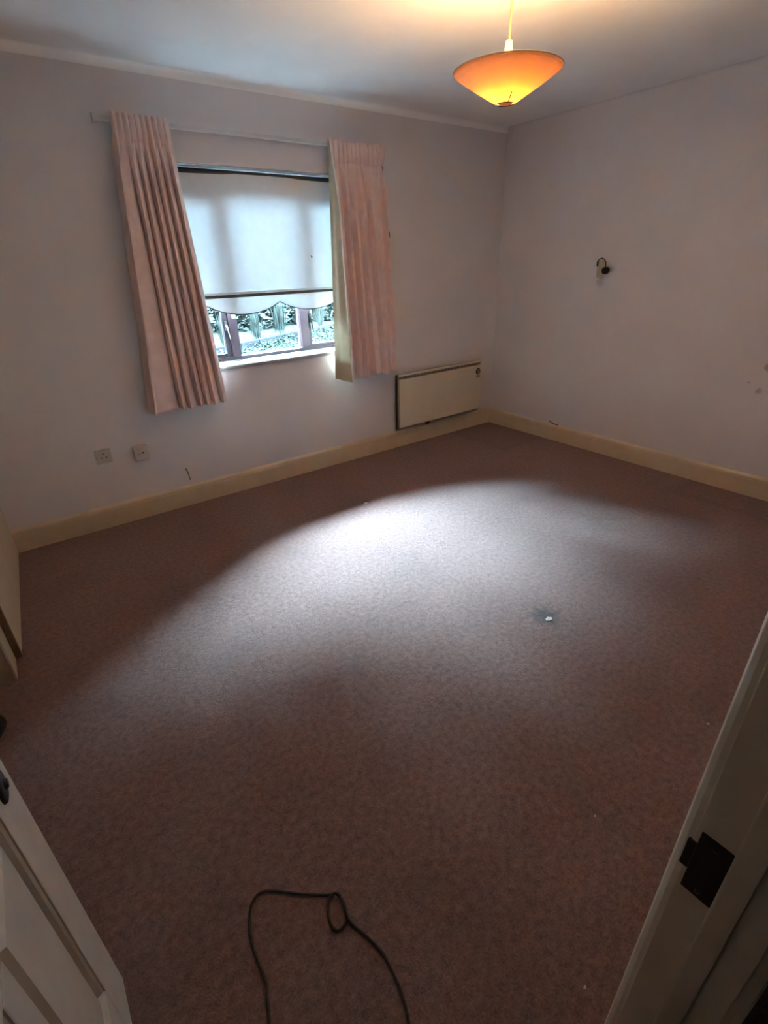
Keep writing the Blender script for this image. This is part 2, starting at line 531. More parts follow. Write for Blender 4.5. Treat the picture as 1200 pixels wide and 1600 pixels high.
# door lining, stop, architraves
tr = thing('trim_3', (DX1, YF, 0), 'cream painted door frame with a dark strike plate at right', 'door frame', kind='structure')
for (x0, x1, nm) in ((DX1, DX1 + 0.03, 'lining'), (DX0 - 0.03, DX0, 'lining')):
    boxpart(nm, M['jamb_paint'], tr, x0, x1, YF - WT, YF, 0.0, DZ, bev=0.002)
boxpart('lining_head', M['jamb_paint'], tr, DX0 - 0.03, DX1 + 0.03, YF - WT, YF, DZ, DZ + 0.03)
boxpart('door_stop', M['jamb_paint'], tr, DX1 - 0.013, DX1, YF - 0.075, YF - 0.046, 0.0, DZ, bev=0.003)
boxpart('door_stop', M['jamb_paint'], tr, DX0, DX0 + 0.013, YF - 0.075, YF - 0.046, 0.0, DZ, bev=0.003)
for (y0, y1) in ((YF, YF + 0.018), (YF - WT - 0.018, YF - WT)):
    s = 1 if y0 == YF else -1
    for side in (1, -1):
        AP = [(0, 0), (0.07, 0), (0.07, 0.018), (0.045, 0.018), (0.040, 0.014), (0.022, 0.014), (0.018, 0.0175), (0.010, 0.0175), (0.005, 0.0145), (0.001, 0.0075)]
        q = MB()
        if side == 1:
            q.extrude(AP, 0.0, DZ + 0.06, lambda p, t: (DX1 + 0.006 + p[0], (YF if s == 1 else YF - WT) + s * p[1], t))
        else:
            q.extrude(AP, 0.0, DZ + 0.06, lambda p, t: (DX0 - 0.006 - p[0], (YF if s == 1 else YF - WT) + s * p[1], t))
        part(q, 'architrave', M['jamb_paint'], tr)
# strike plate with its box
st = MB()
st.box(DX1 - 0.0025, DX1, -3.229, -3.190, 0.645, 0.765, bev=0.0008)
st.box(DX1 - 0.0035, DX1 + 0.002, -3.190, -3.179, 0.685, 0.738, bev=0.0012)
st_o = part(st, 'strike_plate', M['bronze'], tr)
st_o['label'] = 'dark metal strike plate'
q = MB(); q.box(DX1 - 0.0032, DX1 - 0.0024, -3.221, -3.199, 0.69, 0.735); part(q, 'latch_hole', M['black'], st_o)
for z in (0.657, 0.752):
    q = MB(); q.lathe([(0.0, -0.0042), (0.0035, -0.0040), (0.0042, -0.0024)], 12, 'x', (DX1, -3.210, z)); part(q, 'screw', M['bronze'], st_o)

# ------------------------------------------------------------------ window
wn = thing('window_1', (-2.14, 0.13, WZ0), 'brown stained three light window half covered by the white roller blind', 'window', kind='structure')
FY0, FY1 = 0.16, 0.22
boxpart('frame_rail', M['frame'], wn, WX0, WX1, FY0, FY1, WZ0, WZ0 + 0.022, bev=0.003)
boxpart('frame_rail', M['frame'], wn, WX0, WX1, FY0, FY1, WZ1 - 0.045, WZ1, bev=0.003)
boxpart('frame_post', M['frame'], wn, WX0, WX0 + 0.045, FY0, FY1, WZ0 + 0.022, WZ1 - 0.045, bev=0.003)
boxpart('frame_post', M['frame'], wn, WX1 - 0.045, WX1, FY0, FY1, WZ0 + 0.022, WZ1 - 0.045, bev=0.003)
boxpart('mullion', M['frame'], wn, -2.419, -2.357, FY0 - 0.004, FY1, WZ0 + 0.022, WZ1 - 0.045, bev=0.004)
boxpart('mullion', M['frame'], wn, -1.886, -1.822, FY0 - 0.004, FY1, WZ0 + 0.022, WZ1 - 0.045, bev=0.004)
def sash(x0, x1, z0, z1, wv):
    q = MB()
    q.box(x0, x0 + wv, 0.168, 0.212, z0, z1, bev=0.003)
    q.box(x1 - wv, x1, 0.168, 0.212, z0, z1, bev=0.003)
    q.box(x0 + wv, x1 - wv, 0.168, 0.212, z0, z0 + wv * 0.75, bev=0.003)
    q.box(x0 + wv, x1 - wv, 0.168, 0.212, z1 - wv, z1, bev=0.003)
    sh = part(q, 'sash', M['sash'], wn)
    q = MB(); q.box(x0 + wv, x1 - wv, 0.188, 0.192, z0 + wv * 0.75, z1 - wv)
    part(q, 'pane', M['glass'], sh)
    return sh
s1 = sash(WX0 + 0.047, -2.421, WZ0 + 0.024, WZ1 - 0.047, 0.030)
s2 = sash(-1.820, WX1 - 0.047, WZ0 + 0.024, WZ1 - 0.047, 0.022)
q = MB(); q.box(-2.357, -1.886, 0.188, 0.192, WZ0 + 0.022, WZ1 - 0.045)
part(q, 'pane', M['glass'], wn)
# casement handles
def casement_handle(x, z, parent, m):
    q = MB()
    q.box(x - 0.007, x + 0.007, 0.161, 0.168, z - 0.025, z + 0.035, bev=0.002)
    q.tube([(x, 0.166, z + 0.01), (x, 0.148, z + 0.008), (x + 0.002, 0.142, z - 0.01), (x + 0.008, 0.142, z - 0.05), (x + 0.012, 0.144, z - 0.075)], [0.006, 0.006, 0.006, 0.0055, 0.004], 8)
    o = part(q, 'handle', m, parent)
    return o
casement_handle(-2.436, 1.085, s1, M['steel'])['label'] = 'bright metal handle'
casement_handle(-1.809, 1.085, s2, M['bronze'])['label'] = 'dark metal handle'
q = MB(); q.box(-2.392, -2.365, 0.150, 0.157, 1.133, 1.158, bev=0.002)
part(q, 'catch_plate', M['white_plastic'], wn)
# sill board with rounded nose
q = MB()
SP = [(0.16, WZ0 - 0.03), (0.16, WZ0), (-0.014, WZ0), (-0.021, WZ0 - 0.004), (-0.024, WZ0 - 0.013), (-0.021, WZ0 - 0.024), (-0.014, WZ0 - 0.028), (0.0, WZ0 - 0.03)]
q.extrude(SP, WX0 + 0.001, WX1 - 0.001, lambda p, t: (t, p[0], p[1]))
part(q, 'window_sill', M['sill'], wn)['label'] = 'white gloss sill board'
# white soffit board lining the top of the recess
boxpart('soffit_board', M['sill'], wn, WX0 + 0.001, WX1 - 0.001, 0.002, 0.158, WZ1 - 0.006, WZ1 - 0.0005)
# outside stone sill
boxpart('outer_sill', M['kerb'], wn, WX0, WX1, 0.222, 0.33, WZ0 - 0.06, WZ0 - 0.005, bev=0.005)

# ------------------------------------------------------------------ roller blind
bl = thing('roller_blind', (-2.14, 0.06, 1.93), 'white roller blind with scalloped lower edge hanging in the window recess', 'blind')
BX0, BX1, BY = WX0 + 0.012, WX1 - 0.012, 0.062
q = MB(); q.lathe([(0.0, BX0), (0.019, BX0), (0.019, BX1), (0.0, BX1)], 20, 'x', (0, BY + 0.014, 1.925))
part(q, 'roller', M['bar'], bl)
q = MB()
q.grid(lambda u, v: (BX0 + (BX1 - BX0) * u, BY - 0.004 + 0.002 * math.sin(u * 9), 1.925 + (1.293 - 1.925) * v), 20, 12)
part(q, 'blind_cloth', M['blind'], bl, fix=False)
q = MB(); q.box(BX0, BX1, BY - 0.012, BY + 0.002, 1.281, 1.293, bev=0.002)
part(q, 'pocket', M['blind'], bl)
q = MB(); q.box(BX0 + 0.002, BX1 - 0.002, BY - 0.010, BY + 0.004, 1.264, 1.281, bev=0.003)
part(q, 'bottom_bar', M['bar'], bl)['label'] = 'dark bar across the blind'
def scallop(x):
    s = ((x + 2.078) / 0.49) % 1.0
    d = min(s, 1 - s) * 2.0          # 0 at a peak, 1 at the bottom of a lobe
    return 1.222 - 0.062 * (1 - (1 - d) ** 2.2) 
q = MB()
q.grid(lambda u, v: (BX0 + (BX1 - BX0) * u, BY - 0.003, 1.266 + (scallop(BX0 + (BX1 - BX0) * u) - 1.266) * v), 150, 3)
part(q, 'valance', M['blind'], bl, fix=False)
q = MB()
q.tube([(BX0 + (BX1 - BX0) * i / 150, BY - 0.004, scallop(BX0 + (BX1 - BX0) * i / 150)) for i in range(151)], 0.0028, 6)
part(q, 'braid_edging', M['braid'], bl)
q = MB(); q.lathe([(0.0, -0.003), (0.005, -0.0028), (0.006, 0.0)], 10, 'y', (-1.807, BY - 0.0045, 1.483))
q.tube([(-1.807, BY - 0.006, 1.485), (-1.813, BY - 0.007, 1.492)], 0.002, 5)
part(q, 'dark_fleck', M['braid'], bl)

# ------------------------------------------------------------------ curtain track and curtains
tk = thing('curtain_track', (-2.1, -0.05, 2.10), 'thin white curtain track fixed to the wall over the window', 'curtain track')
q = MB(); q.box(-2.985, -1.30, -0.042, -0.026, 2.092, 2.112, bev=0.003)
part(q, 'rail', M['track'], tk)
q = MB(); q.box(-3.002, -2.983, -0.052, -0.018, 2.084, 2.120, bev=0.004)
part(q, 'end_stop', M['track'], tk)
q = MB(); q.box(-1.302, -1.287, -0.052, -0.018, 2.084, 2.120, bev=0.004)
part(q, 'end_stop', M['track'], tk)
for x in (-2.94, -2.12, -1.34):
    q = MB(); q.box(x - 0.012, x + 0.012, -0.026, 0.0, 2.094, 2.110, bev=0.002)
    part(q, 'bracket', M['track'], tk)

def lobes(bounds, u):
    for a, b in zip(bounds[:-1], bounds[1:]):
        if a <= u <= b:
            s = (u - a) / max(b - a, 1e-6)
            return s, b - a
    return 0.0, bounds[-1] - bounds[-2]

def make_curtain(name, label, topx, botx, ztop, zbot, tb, bb, amp, seed, back):
    """topx/botx: left and right edges at head and hem; tb/bb: fold boundaries (0..1) at head and hem"""
    r = random.Random(seed)
    ph = [r.uniform(0, 6.28) for _ in range(6)]
    ct = thing(name, ((topx[0] + topx[1]) / 2, -0.09, ztop), label, 'curtain', 'pink curtains at the window')
    zhead = ztop - 0.105
    def fn(u, v):
        z = ztop + (zbot - ztop) * v
        k = min(1.0, max(0.0, (v - 0.07) / 0.93))
        k = k ** 0.8
        bounds = [a + (b - a) * k for a, b in zip(tb, bb)]
        s, wd = lobes(bounds, u)
        x0 = topx[0] + (botx[0] - topx[0]) * v ** 1.05
        x1 = topx[1] + (botx[1] - topx[1]) * v ** 1.05
        wm = wd * (x1 - x0)
        hd = (ztop - z) / 0.105
        # close pencil pleats in the heading, wide folds below it
        np_ = round(1.0 / min(0.105, 0.033 / (x1 - x0)))
        sp_ = (u * np_) % 1.0
        hp = 0.013 * abs(math.sin(math.pi * sp_)) ** 0.6
        mixk = min(1.0, max(0.0, (hd - 0.9) / 1.6))
        mixk = mixk * mixk * (3 - 2 * mixk)
        A = min(amp, 1.7 * wm) * (0.75 + 0.25 * min(1.0, hd / 8.0))
        fold = A * (max(0.0, math.sin(math.pi * s)) ** 0.5)
        fade = math.exp(-max(0.0, hd - 1.0) / 1.8)
        y = -0.062 - hp * fade * (1.0 if hd < 1 else 0.8) - fold * mixk - 0.010 * (1 - mixk)
        y += 0.009 * math.exp(-((hd - 1.05) / 0.14) ** 2)
        y += 0.004 * math.sin(u * 23 + v * 7 + ph[0]) * min(1, v * 4) + 0.003 * math.sin(u * 51 - v * 13 + ph[1])
        x = x0 + (x1 - x0) * u + (0.11 * math.sin(2 * math.pi * s) - 0.42 * math.sin(math.pi * s)) * wm * mixk
        e = max(0.0, 1 - abs(u - back) / 0.07) ** 1.5 * min(1.0, max(0.0, (hd - 0.7) / 0.6))      # outer edge returns to the wall
        y = y + (-0.008 - y) * e
        z2 = z + (0.004 * math.sin(u * 17 + ph[2]) if v > 0.99 else 0.0)
        return (x, y, z2)
    q = MB()
    q.grid(fn, 260, 90)
    o = part(q, 'curtain_cloth', M['curtain'], ct, fix=False)
    md = o.modifiers.new('thickness', 'SOLIDIFY')
    md.thickness = 0.003
    md.offset = 1
    # added unseen sheet behind the cloth, keeps window light off the wall
    q = MB()
    def sheet_(u, v):
        vv_ = 0.03 + 0.945 * v
        x0 = topx[0] + (botx[0] - topx[0]) * vv_; x1 = topx[1] + (botx[1] - topx[1]) * vv_
        uu = 0.05 + 0.9 * u
        e = max(0.0, 1 - abs(uu - back) / 0.12) ** 1.5 * min(1.0, max(0.0, vv_ * 8 - 0.6))
        return (x0 + (x1 - x0) * uu, -0.049 + 0.036 * e, ztop + (zbot - ztop) * vv_)
    q.grid(sheet_, 24, 20)
    part(q, 'light_stop_sheet', M['light_stop'], ct, fix=False)
    # stitched heading tape line and hem line
    for (vv, nm) in (((ztop - zhead) / (ztop - zbot), 'heading_tape'), (1 - 0.055 / (ztop - zbot), 'hem_stitch')):
        q = MB()
        hw = 0.006 if nm == 'heading_tape' else 0.0016
        dv = hw / (ztop - zbot)
        def g2(u, v):
            p = fn(u, vv - dv + 2 * dv * v)
            return (p[0], p[1] - 0.0042, p[2])
        q.grid(g2, 260, 1)
        part(q, nm, M['curtain'], ct, fix=False)
    return ct, fn

# left curtain
tbL = [0.0, 0.20, 0.33, 0.46, 0.60, 0.73, 0.86, 1.0]
bbL = [0.0, 0.365, 0.47, 0.60, 0.69, 0.79, 0.91, 1.0]
cl, fnL = make_curtain('curtain', 'wide pink pleated curtain at the left side of the window, nearer the sockets',
                       (-2.925, -2.655), (-3.062, -2.595), 2.125, 0.668, tbL, bbL, 0.070, 3, 0.0)
q = MB(); q.tube([tuple(Vector(fnL(1.0, i / 40)) + Vector((0.002, -0.002, 0))) for i in range(41)], 0.0035, 6)
part(q, 'edge_trim', M['hem'], cl)['label'] = 'pale leading edge'
# right curtain
tbR = [0.0, 0.14, 0.28, 0.42, 0.56, 0.90, 1.0]
bbR = [0.0, 0.13, 0.27, 0.42, 0.62, 0.82, 1.0]
cr, fnR = make_curtain('curtain', 'narrow pink pleated curtain with bright cream lining edge, beside the panel heater',
                       (-1.690, -1.275), (-1.655, -1.165), 2.120, 0.672, tbR, bbR, 0.080, 5, 1.0)
def liningR(u, v):
    a = Vector(fnR(0.0, v))
    z = a.z
    k = min(1.0, v / 0.25)
    back = Vector((-1.700 - 0.062 * v ** 1.1, -0.066, z + (0.012 if v > 0.98 else 0)))
    front = Vector((a.x - 0.004, -0.085 - 0.055 * k, z - (0.022 * max(0.0, (v - 0.9) / 0.1))))
    p = back.lerp(front, u)
    return (p.x + 0.006 * math.sin(u * 9.0) * k, p.y, p.z)
q = MB(); q.grid(liningR, 12, 40)
lo = part(q, 'lining', M['lining'], cr, fix=False)
lo['label'] = 'cream lining turned towards the window'
q = MB(); q.tube([liningR(1.0, i / 40) for i in range(41)], 0.0062, 6)
part(q, 'edge_trim', M['hem'], cr)['label'] = 'white leading edge'
def turnR(u, v):
    a = Vector(liningR(1.0, v)); b = Vector(fnR(0.06, v))
    p = a.lerp(b, u)
    return (p.x, p.y - 0.006 * math.sin(math.pi * u), p.z)
q = MB(); q.grid(turnR, 6, 40); part(q, 'turned_edge', M['curtain'], cr, fix=False)
# draw cord hanging at the outer side
q = MB(); q.tube([(-1.285, -0.055, 2.09), (-1.262, -0.05, 1.85), (-1.238, -0.05, 1.66), (-1.228, -0.05, 1.62)], 0.0022, 6)
q.lathe([(0.0, 1.632), (0.005, 1.628), (0.007, 1.600), (0.004, 1.590), (0.0, 1.589)], 10, 'z', (-1.228, -0.05, 0.0))
part(q, 'pull_cord', M['wire'], tk)['label'] = 'dark hanging pull cord'

# ------------------------------------------------------------------ panel heater
ht = thing('panel_heater', (-0.72, 0.0, 0.165), 'cream electric panel heater on the wall between curtain and corner', 'heater')
HX0, HX1, HZ0, HZ1 = -1.195, -0.235, 0.168, 0.630
q = MB(); q.box(HX0 + 0.004, HX1 - 0.004, -0.075, -0.042, HZ0 + 0.004, HZ1 - 0.004, bev=0.006)
part(q, 'casing', M['heater_dark'], ht)['label'] = 'grey brown casing'
q = MB()
q.box(HX0 + 0.014, HX1, -0.090, -0.072, HZ0 + 0.022, HZ1 - 0.042, bev=0.006)
fp = part(q, 'front_panel', M['heater'], ht)
q = MB(); q.box(HX0 + 0.008, HX1, -0.088, -0.073, HZ1 - 0.018, HZ1, bev=0.004)
part(q, 'top_lip', M['heater'], ht)
for k in range(24):
    x = HX0 + 0.03 + k * 0.038
    q = MB(); q.box(x, x + 0.006, -0.083, -0.074, HZ1 - 0.040, HZ1 - 0.019)
    part(q, 'grille_fin', M['heater_dark'], ht)
q = MB(); q.box(HX0 + 0.30, HX0 + 0.34, -0.088, -0.075, HZ0 + 0.002, HZ0 + 0.016); part(q, 'catch', M['black'], ht)
q = MB(); q.box(HX0 + 0.004, HX0 + 0.012, -0.084, -0.045, HZ0 + 0.004, HZ1 - 0.004, bev=0.003)
part(q, 'side_plate', M['heater_dark'], ht)
for x in (HX0 + 0.15, HX1 - 0.15):
    q = MB(); q.box(x - 0.02, x + 0.02, -0.043, 0.0, HZ0 + 0.08, HZ1 - 0.10); part(q, 'bracket', M['heater_dark'], ht)
q = MB()
dc = (-0.283, -0.090, 0.537)
q.lathe([(0.0, -0.002), (0.026, -0.002), (0.028, 0.0)], 28, 'y', dc)
dl = part(q, 'thermostat_dial', M['black'], ht)
q = MB(); q.lathe([(0.0, -0.018), (0.015, -0.018), (0.018, -0.015), (0.019, -0.002)], 24, 'y', dc)
part(q, 'knob', M['heater_dark'], dl)
q = MB(); q.box(dc[0] - 0.0015, dc[0] + 0.0015, -0.1095, -0.107, dc[2], dc[2] + 0.014); part(q, 'pointer', M['black'], dl)
q = MB(); q.box(-0.305, -0.255, -0.0925, -0.0895, 0.480, 0.505, bev=0.001); part(q, 'scale_plate', M['tan_wood'], ht)

# ------------------------------------------------------------------ sockets and stub
def plate(name, x, z, w_, h_, d, label, m):
    t_ = thing(name, (x, 0, z), label, 'wall socket')
    q = MB(); q.box(x - w_ / 2, x + w_ / 2, -d, 0.0, z - h_ / 2, z + h_ / 2, bev=min(0.004, d * 0.4))
    part(q, 'face_plate', m, t_)
    return t_
so = plate('power_socket', -3.366, 0.449, 0.086, 0.086, 0.011, 'flat single power socket with three pin holes, low on the wall below left curtain', M['old_plastic'])
for (dx, dz, a, b) in ((0, 0.017, 0.0028, 0.0050), (-0.013, -0.006, 0.0048, 0.0026), (0.013, -0.006, 0.0048, 0.0026)):
    q = MB(); q.box(-3.366 + dx - a, -3.366 + dx + a, -0.0116, -0.0105, 0.449 + dz - b, 0.449 + dz + b); part(q, 'pin_hole', M['black'], so)
for dx in (-0.032, 0.032):
    q = MB(); q.lathe([(0, -0.0128), (0.003, -0.0122), (0.0035, -0.0105)], 10, 'y', (-3.366 + dx, 0, 0.449)); part(q, 'screw', M['steel'], so)
ob = plate('outlet_box', -3.160, 0.428, 0.084, 0.086, 0.034, 'raised square outlet box with one dark hole, nearer the curtain than the flat socket', M['white_plastic'])
q = MB(); q.lathe([(0, -0.0355), (0.0045, -0.0352), (0.006, -0.0335)], 12, 'y', (-3.160 + 0.008, 0, 0.430)); part(q, 'hole', M['black'], ob)
q = MB(); q.box(-3.194, -3.150, -0.0352, -0.0335, 0.4265, 0.4285); part(q, 'cover_seam', M['heater_dark'], ob)
sb = MB()
sb.tube([(-2.918, 0.002, 0.252), (-2.918, -0.012, 0.248), (-2.914, -0.016, 0.225), (-2.908, -0.013, 0.175)], [0.005, 0.005, 0.0045, 0.004], 8)
tag(sb.build('cable_stub', M['heater_dark'], origin=(-2.913, -0.0, 0.172)), 'short grey cable end poking out of the wall above the skirting', 'cable')
w2 = MB()
w2.tube([(-0.002, -0.700, 0.158), (-0.014, -0.715, 0.157), (-0.018, -0.735, 0.150), (-0.016, -0.765, 0.1435), (-0.014, -0.80, 0.1415)], 0.004, 6)
w2o = tag(w2.build('wire_end', M['wire'], origin=(-0.01, -0.75, 0.14)), 'short brown wire lying on the skirting below the wall light', 'wire')

# ------------------------------------------------------------------ stripped wall light
wl = thing('wall_light', (0.0, -1.0, 1.335), 'bare wall light fitting with dark bulb holder and bent wire', 'wall light')
q = MB()
q.box(-0.022, 0.0, -1.000, -0.955, 1.292, 1.402, bev=0.009)
part(q, 'back_plate', M['scorch'], wl)['label'] = 'cream back plate'
q = MB()
q.lathe([(0.0, -0.062), (0.015, -0.060), (0.0225, -0.050), (0.0235, -0.020), (0.018, -0.010), (0.010, 0.0)], 22, 'x', (0, -1.034, 1.340))
part(q, 'bulb_holder', M['black'], wl)
q = MB()
arc = [(-0.030, -0.958 - 0.066 * k / 14, 1.390 + 0.030 * math.sin(math.pi * (0.12 + 0.80 * k / 14))) for k in range(15)]
arc.append((-0.03, -1.028, 1.372)); arc.append((-0.03, -1.031, 1.352))
q.tube(arc, 0.0032, 7)
part(q, 'bent_wire', M['wire'], wl)
q = MB(); q.tube([(-0.026, -0.957, 1.402), (-0.027, -0.960, 1.366)], [0.0065, 0.0055], 8)
part(q, 'wire_clip', M['black'], wl)

# ------------------------------------------------------------------ pendant lamp
LX, LY = -1.9585, -1.720
pd = thing('pendant_lamp', (LX, LY, H), 'lit peach cone shade hanging from the ceiling on a thin flex', 'pendant lamp')
ZB, ZT = 1.936, 2.029
q = MB()
def rr(z):
    return 0.030 + (0.1885 - 0.030) * (z - ZB) / (ZT - ZB)
zz = [ZB + (ZT - ZB) * k / 12 for k in range(13)]
prof = [(rr(z) + 0.004 * math.sin(math.pi * (z - ZB) / (ZT - ZB)), z) for z in zz]
q.lathe(prof, 72, 'z', (LX, LY, 0))
sh = part(q, 'shade', M['shade'], pd, fix=False)
md = sh.modifiers.new('thickness', 'SOLIDIFY'); md.thickness = 0.0022; md.offset = 0
q = MB(); ring = [(LX + 0.189 * math.cos(a), LY + 0.189 * math.sin(a), ZT) for a in [2 * math.pi * k / 72 for k in range(73)]]
q.tube(ring, 0.0022, 6, caps=False); part(q, 'rim_wire', M['flex'], sh)
q = MB(); ring = [(LX + 0.030 * math.cos(a), LY + 0.030 * math.sin(a), ZB) for a in [2 * math.pi * k / 36 for k in range(37)]]
q.tube(ring, 0.0022, 6, caps=False); part(q, 'bottom_ring', M['wire'], sh)
q = MB(); q.lathe([(0.0, ZB - 0.004), (0.014, ZB - 0.003), (0.027, ZB + 0.001), (0.029, ZB + 0.003), (0.0, ZB + 0.0035)], 32, 'z', (LX, LY, 0)); part(q, 'bottom_cap', M['cap'], sh)
# seam facing the door
ang = math.atan2(-3.268 - LY, -3.673 - LX) + 0.30
q = MB(); q.tube([(LX + (rr(z) + 0.003) * math.cos(ang), LY + (rr(z) + 0.003) * math.sin(ang), z) for z in (ZB, ZB + 0.010, ZB + 0.020)], 0.0018, 6)
part(q, 'seam', M['wire'], sh)
# carrier struts up to the lampholder
for k in range(3):
    a = 2 * math.pi * k / 3 + 0.5
    z1 = 2.000
    q = MB(); q.tube([(LX + 0.018 * math.cos(a), LY + 0.018 * math.sin(a), 2.015), (LX + rr(z1) * math.cos(a), LY + rr(z1) * math.sin(a), z1)], 0.0016, 6)
    part(q, 'strut', M['flex'], pd)
q = MB(); q.lathe([(0.004, 2.112), (0.011, 2.109), (0.0135, 2.085), (0.017, 2.055), (0.0215, 2.030), (0.0225, 2.020), (0.0185, 2.014), (0.014, 2.012), (0.0, 2.0115)], 28, 'z', (LX, LY, 0))
part(q, 'lampholder', M['holder'], pd)
q = MB()
q.lathe([(0.0, 1.954), (0.012, 1.956), (0.022, 1.963), (0.027, 1.976), (0.026, 1.988), (0.019, 2.002), (0.013, 2.012), (0.012, 2.021)], 28, 'z', (LX, LY, 0))
part(q, 'bulb', M['bulb'], pd)
q = MB(); q.tube([(LX, LY, 2.108), (LX + 0.001, LY, 2.25), (LX, LY, H - 0.02)], 0.0035, 8); part(q, 'flex', M['flex'], pd)
q = MB(); q.lathe([(0.0, H - 0.035), (0.012, H - 0.033), (0.018, H - 0.022), (0.040, H - 0.016), (0.046, H - 0.004), (0.046, H)], 36, 'z', (LX, LY, 0)); part(q, 'ceiling_rose', M['white_plastic'], pd)

# ------------------------------------------------------------------ fitted wardrobe at the left edge
wd = thing('wardrobe', (-4.25, -0.61, 0.0), 'cream fitted wardrobe with brown edged door along the left wall', 'wardrobe')
WH = 2.30
q = MB()
q.box(-4.575, -4.002, -1.205, -0.005, 0.0, WH)
part(q, 'carcass', M['tan_wood'], wd)['label'] = 'tan board side'
q = MB(); q.add([(-3.928, -0.006, 0.003), (-3.945, -0.380, 0.003), (-4.000, -0.380, 0.003), (-4.000, -0.006, 0.003),
                 (-3.928, -0.006, WH), (-3.945, -0.380, WH), (-4.000, -0.380, WH), (-4.000, -0.006, WH)],
                [(0, 1, 2, 3), (7, 6, 5, 4), (0, 4, 5, 1), (1, 5, 6, 2), (2, 6, 7, 3), (3, 7, 4, 0)])
part(q, 'door', M['wardrobe'], wd)
q = MB(); q.add([(-3.945, -0.386, 0.004), (-3.972, -1.040, 0.004), (-4.000, -1.040, 0.004), (-4.000, -0.386, 0.004),
                 (-3.945, -0.386, WH), (-3.972, -1.040, WH), (-4.000, -1.040, WH), (-4.000, -0.386, WH)],
                [(0, 1, 2, 3), (7, 6, 5, 4), (0, 4, 5, 1), (1, 5, 6, 2), (2, 6, 7, 3), (3, 7, 4, 0)])
dr = part(q, 'door', M['wardrobe'], wd)
q = MB(); q.box(-3.998, -3.9705, -1.062, -1.041, 0.004, WH, bev=0.002)
part(q, 'door_edge', M['brown_edge'], dr)['label'] = 'brown wooden edge strip'
q = MB(); q.box(-4.0015, -3.994, -1.205, -1.064, 0.004, WH, bev=0.001)
part(q, 'front_stile', M['wardrobe'], wd)

# ------------------------------------------------------------------ panelled door, opened into the room
dw = thing('door_1', (-3.885, -3.155, 0.0), 'off white panelled door standing open at the left of the doorway', 'door', kind='structure')
FX, BX_ = -3.862, -3.902       # room-facing face, back face
Y1, Y0 = -2.462, -3.155        # leading edge, hinge edge
DB, DT = 0.008, 1.985
st_w, mu, pw = 0.128, 0.05, None
sh_w = 0.095
pw = ((Y1 - Y0) - st_w - sh_w - mu) / 2
def dbox(nm, y0, y1, z0, z1):
    boxpart(nm, M['door_paint'], dw, BX_, FX, y0, y1, z0, z1, bev=0.003)
dbox('stile', Y1 - st_w, Y1, DB, DT)
dbox('stile', Y0, Y0 + sh_w, DB, DT)
rails = [(DB, 0.235), (0.78, 0.93), (DT - 0.115, DT)]
for a, b in rails:
    dbox('rail', Y0 + sh_w, Y1 - st_w, a, b)
for a, b in ((0.235, 0.78), (0.93, DT - 0.115)):
    dbox('muntin', Y0 + sh_w + pw, Y0 + sh_w + pw + mu, a, b)
    for y0 in (Y0 + sh_w, Y0 + sh_w + pw + mu):
        y1 = y0 + pw
        q = MB()
        def ringp(i, x):
            return [(x, y0 + i, a + i), (x, y1 - i, a + i), (x, y1 - i, b - i), (x, y0 + i, b - i)]
        steps = [(0.0, FX - 0.003), (0.006, FX - 0.006), (0.011, FX - 0.014), (0.022, FX - 0.015), (0.036, FX - 0.005)]
        v = [p for i, x in steps for p in ringp(i, x)]
        f = []
        for k in range(len(steps) - 1):
            for j in range(4):
                f.append((k * 4 + j, k * 4 + (j + 1) % 4, (k + 1) * 4 + (j + 1) % 4, (k + 1) * 4 + j))
        n = len(steps) - 1
        f.append((n * 4, n * 4 + 1, n * 4 + 2, n * 4 + 3))
        bk = len(v)
        v += ringp(0, BX_ + 0.008)
        f.append((bk + 3, bk + 2, bk + 1, bk))
        for j in range(4):
            f.append((j, bk + j, bk + (j + 1) % 4, (j + 1) % 4))
        q.add(v, f)
        part(q, 'panel', M['door_paint'], dw)
q = MB(); q.lathe([(0.0, 0.006), (0.020, 0.0055), (0.027, 0.003), (0.028, 0.0)], 28, 'x', (FX, -2.530, 0.757))
rs = part(q, 'handle_rose', M['bronze'], dw)
rs['label'] = 'dark round handle rose'
q = MB(); q.lathe([(0.0, 0.010), (0.007, 0.010), (0.009, 0.006)], 16, 'x', (FX, -2.530, 0.757)); part(q, 'spindle', M['bronze'], rs)
q = MB(); q.box(-3.893, -3.871, Y1 - 0.001, Y1 + 0.0015, 0.69, 0.80); part(q, 'latch_plate', M['bronze'], dw)
for z in (0.25, 1.75):
    q = MB(); q.tube([(-3.868, -3.158, z - 0.045), (-3.868, -3.158, z + 0.045)], 0.006, 10); part(q, 'hinge', M['steel'], dw)

# ------------------------------------------------------------------ cable on the carpet
def catmull(P, n=8):
    P = [Vector(p) for p in P]
    out = []
    for i in range(len(P) - 1):
        a, b, c, d = P[max(i - 1, 0)], P[i], P[i + 1], P[min(i + 2, len(P) - 1)]
        for k in range(n):
            t_ = k / n
            out.append(0.5 * ((2 * b) + (c - a) * t_ + (2 * a - 5 * b + 4 * c - d) * t_ ** 2 + (-a + 3 * b - 3 * c + d) * t_ ** 3))
    out.append(P[-1])
    return out
zc = 0.005
LOOP = [(-3.409, -2.600, zc), (-3.390, -2.613, zc + 0.003), (-3.383, -2.641, zc + 0.002), (-3.397, -2.675, zc), (-3.423, -2.683, zc), (-3.432, -2.664, zc), (-3.423, -2.634, zc + 0.002),
        (-3.403, -2.611, zc + 0.006), (-3.385, -2.620, zc + 0.008), (-3.386, -2.649, zc + 0.007), (-3.393, -2.682, zc + 0.002), (-3.379, -2.728, zc), (-3.368, -2.768, zc)]
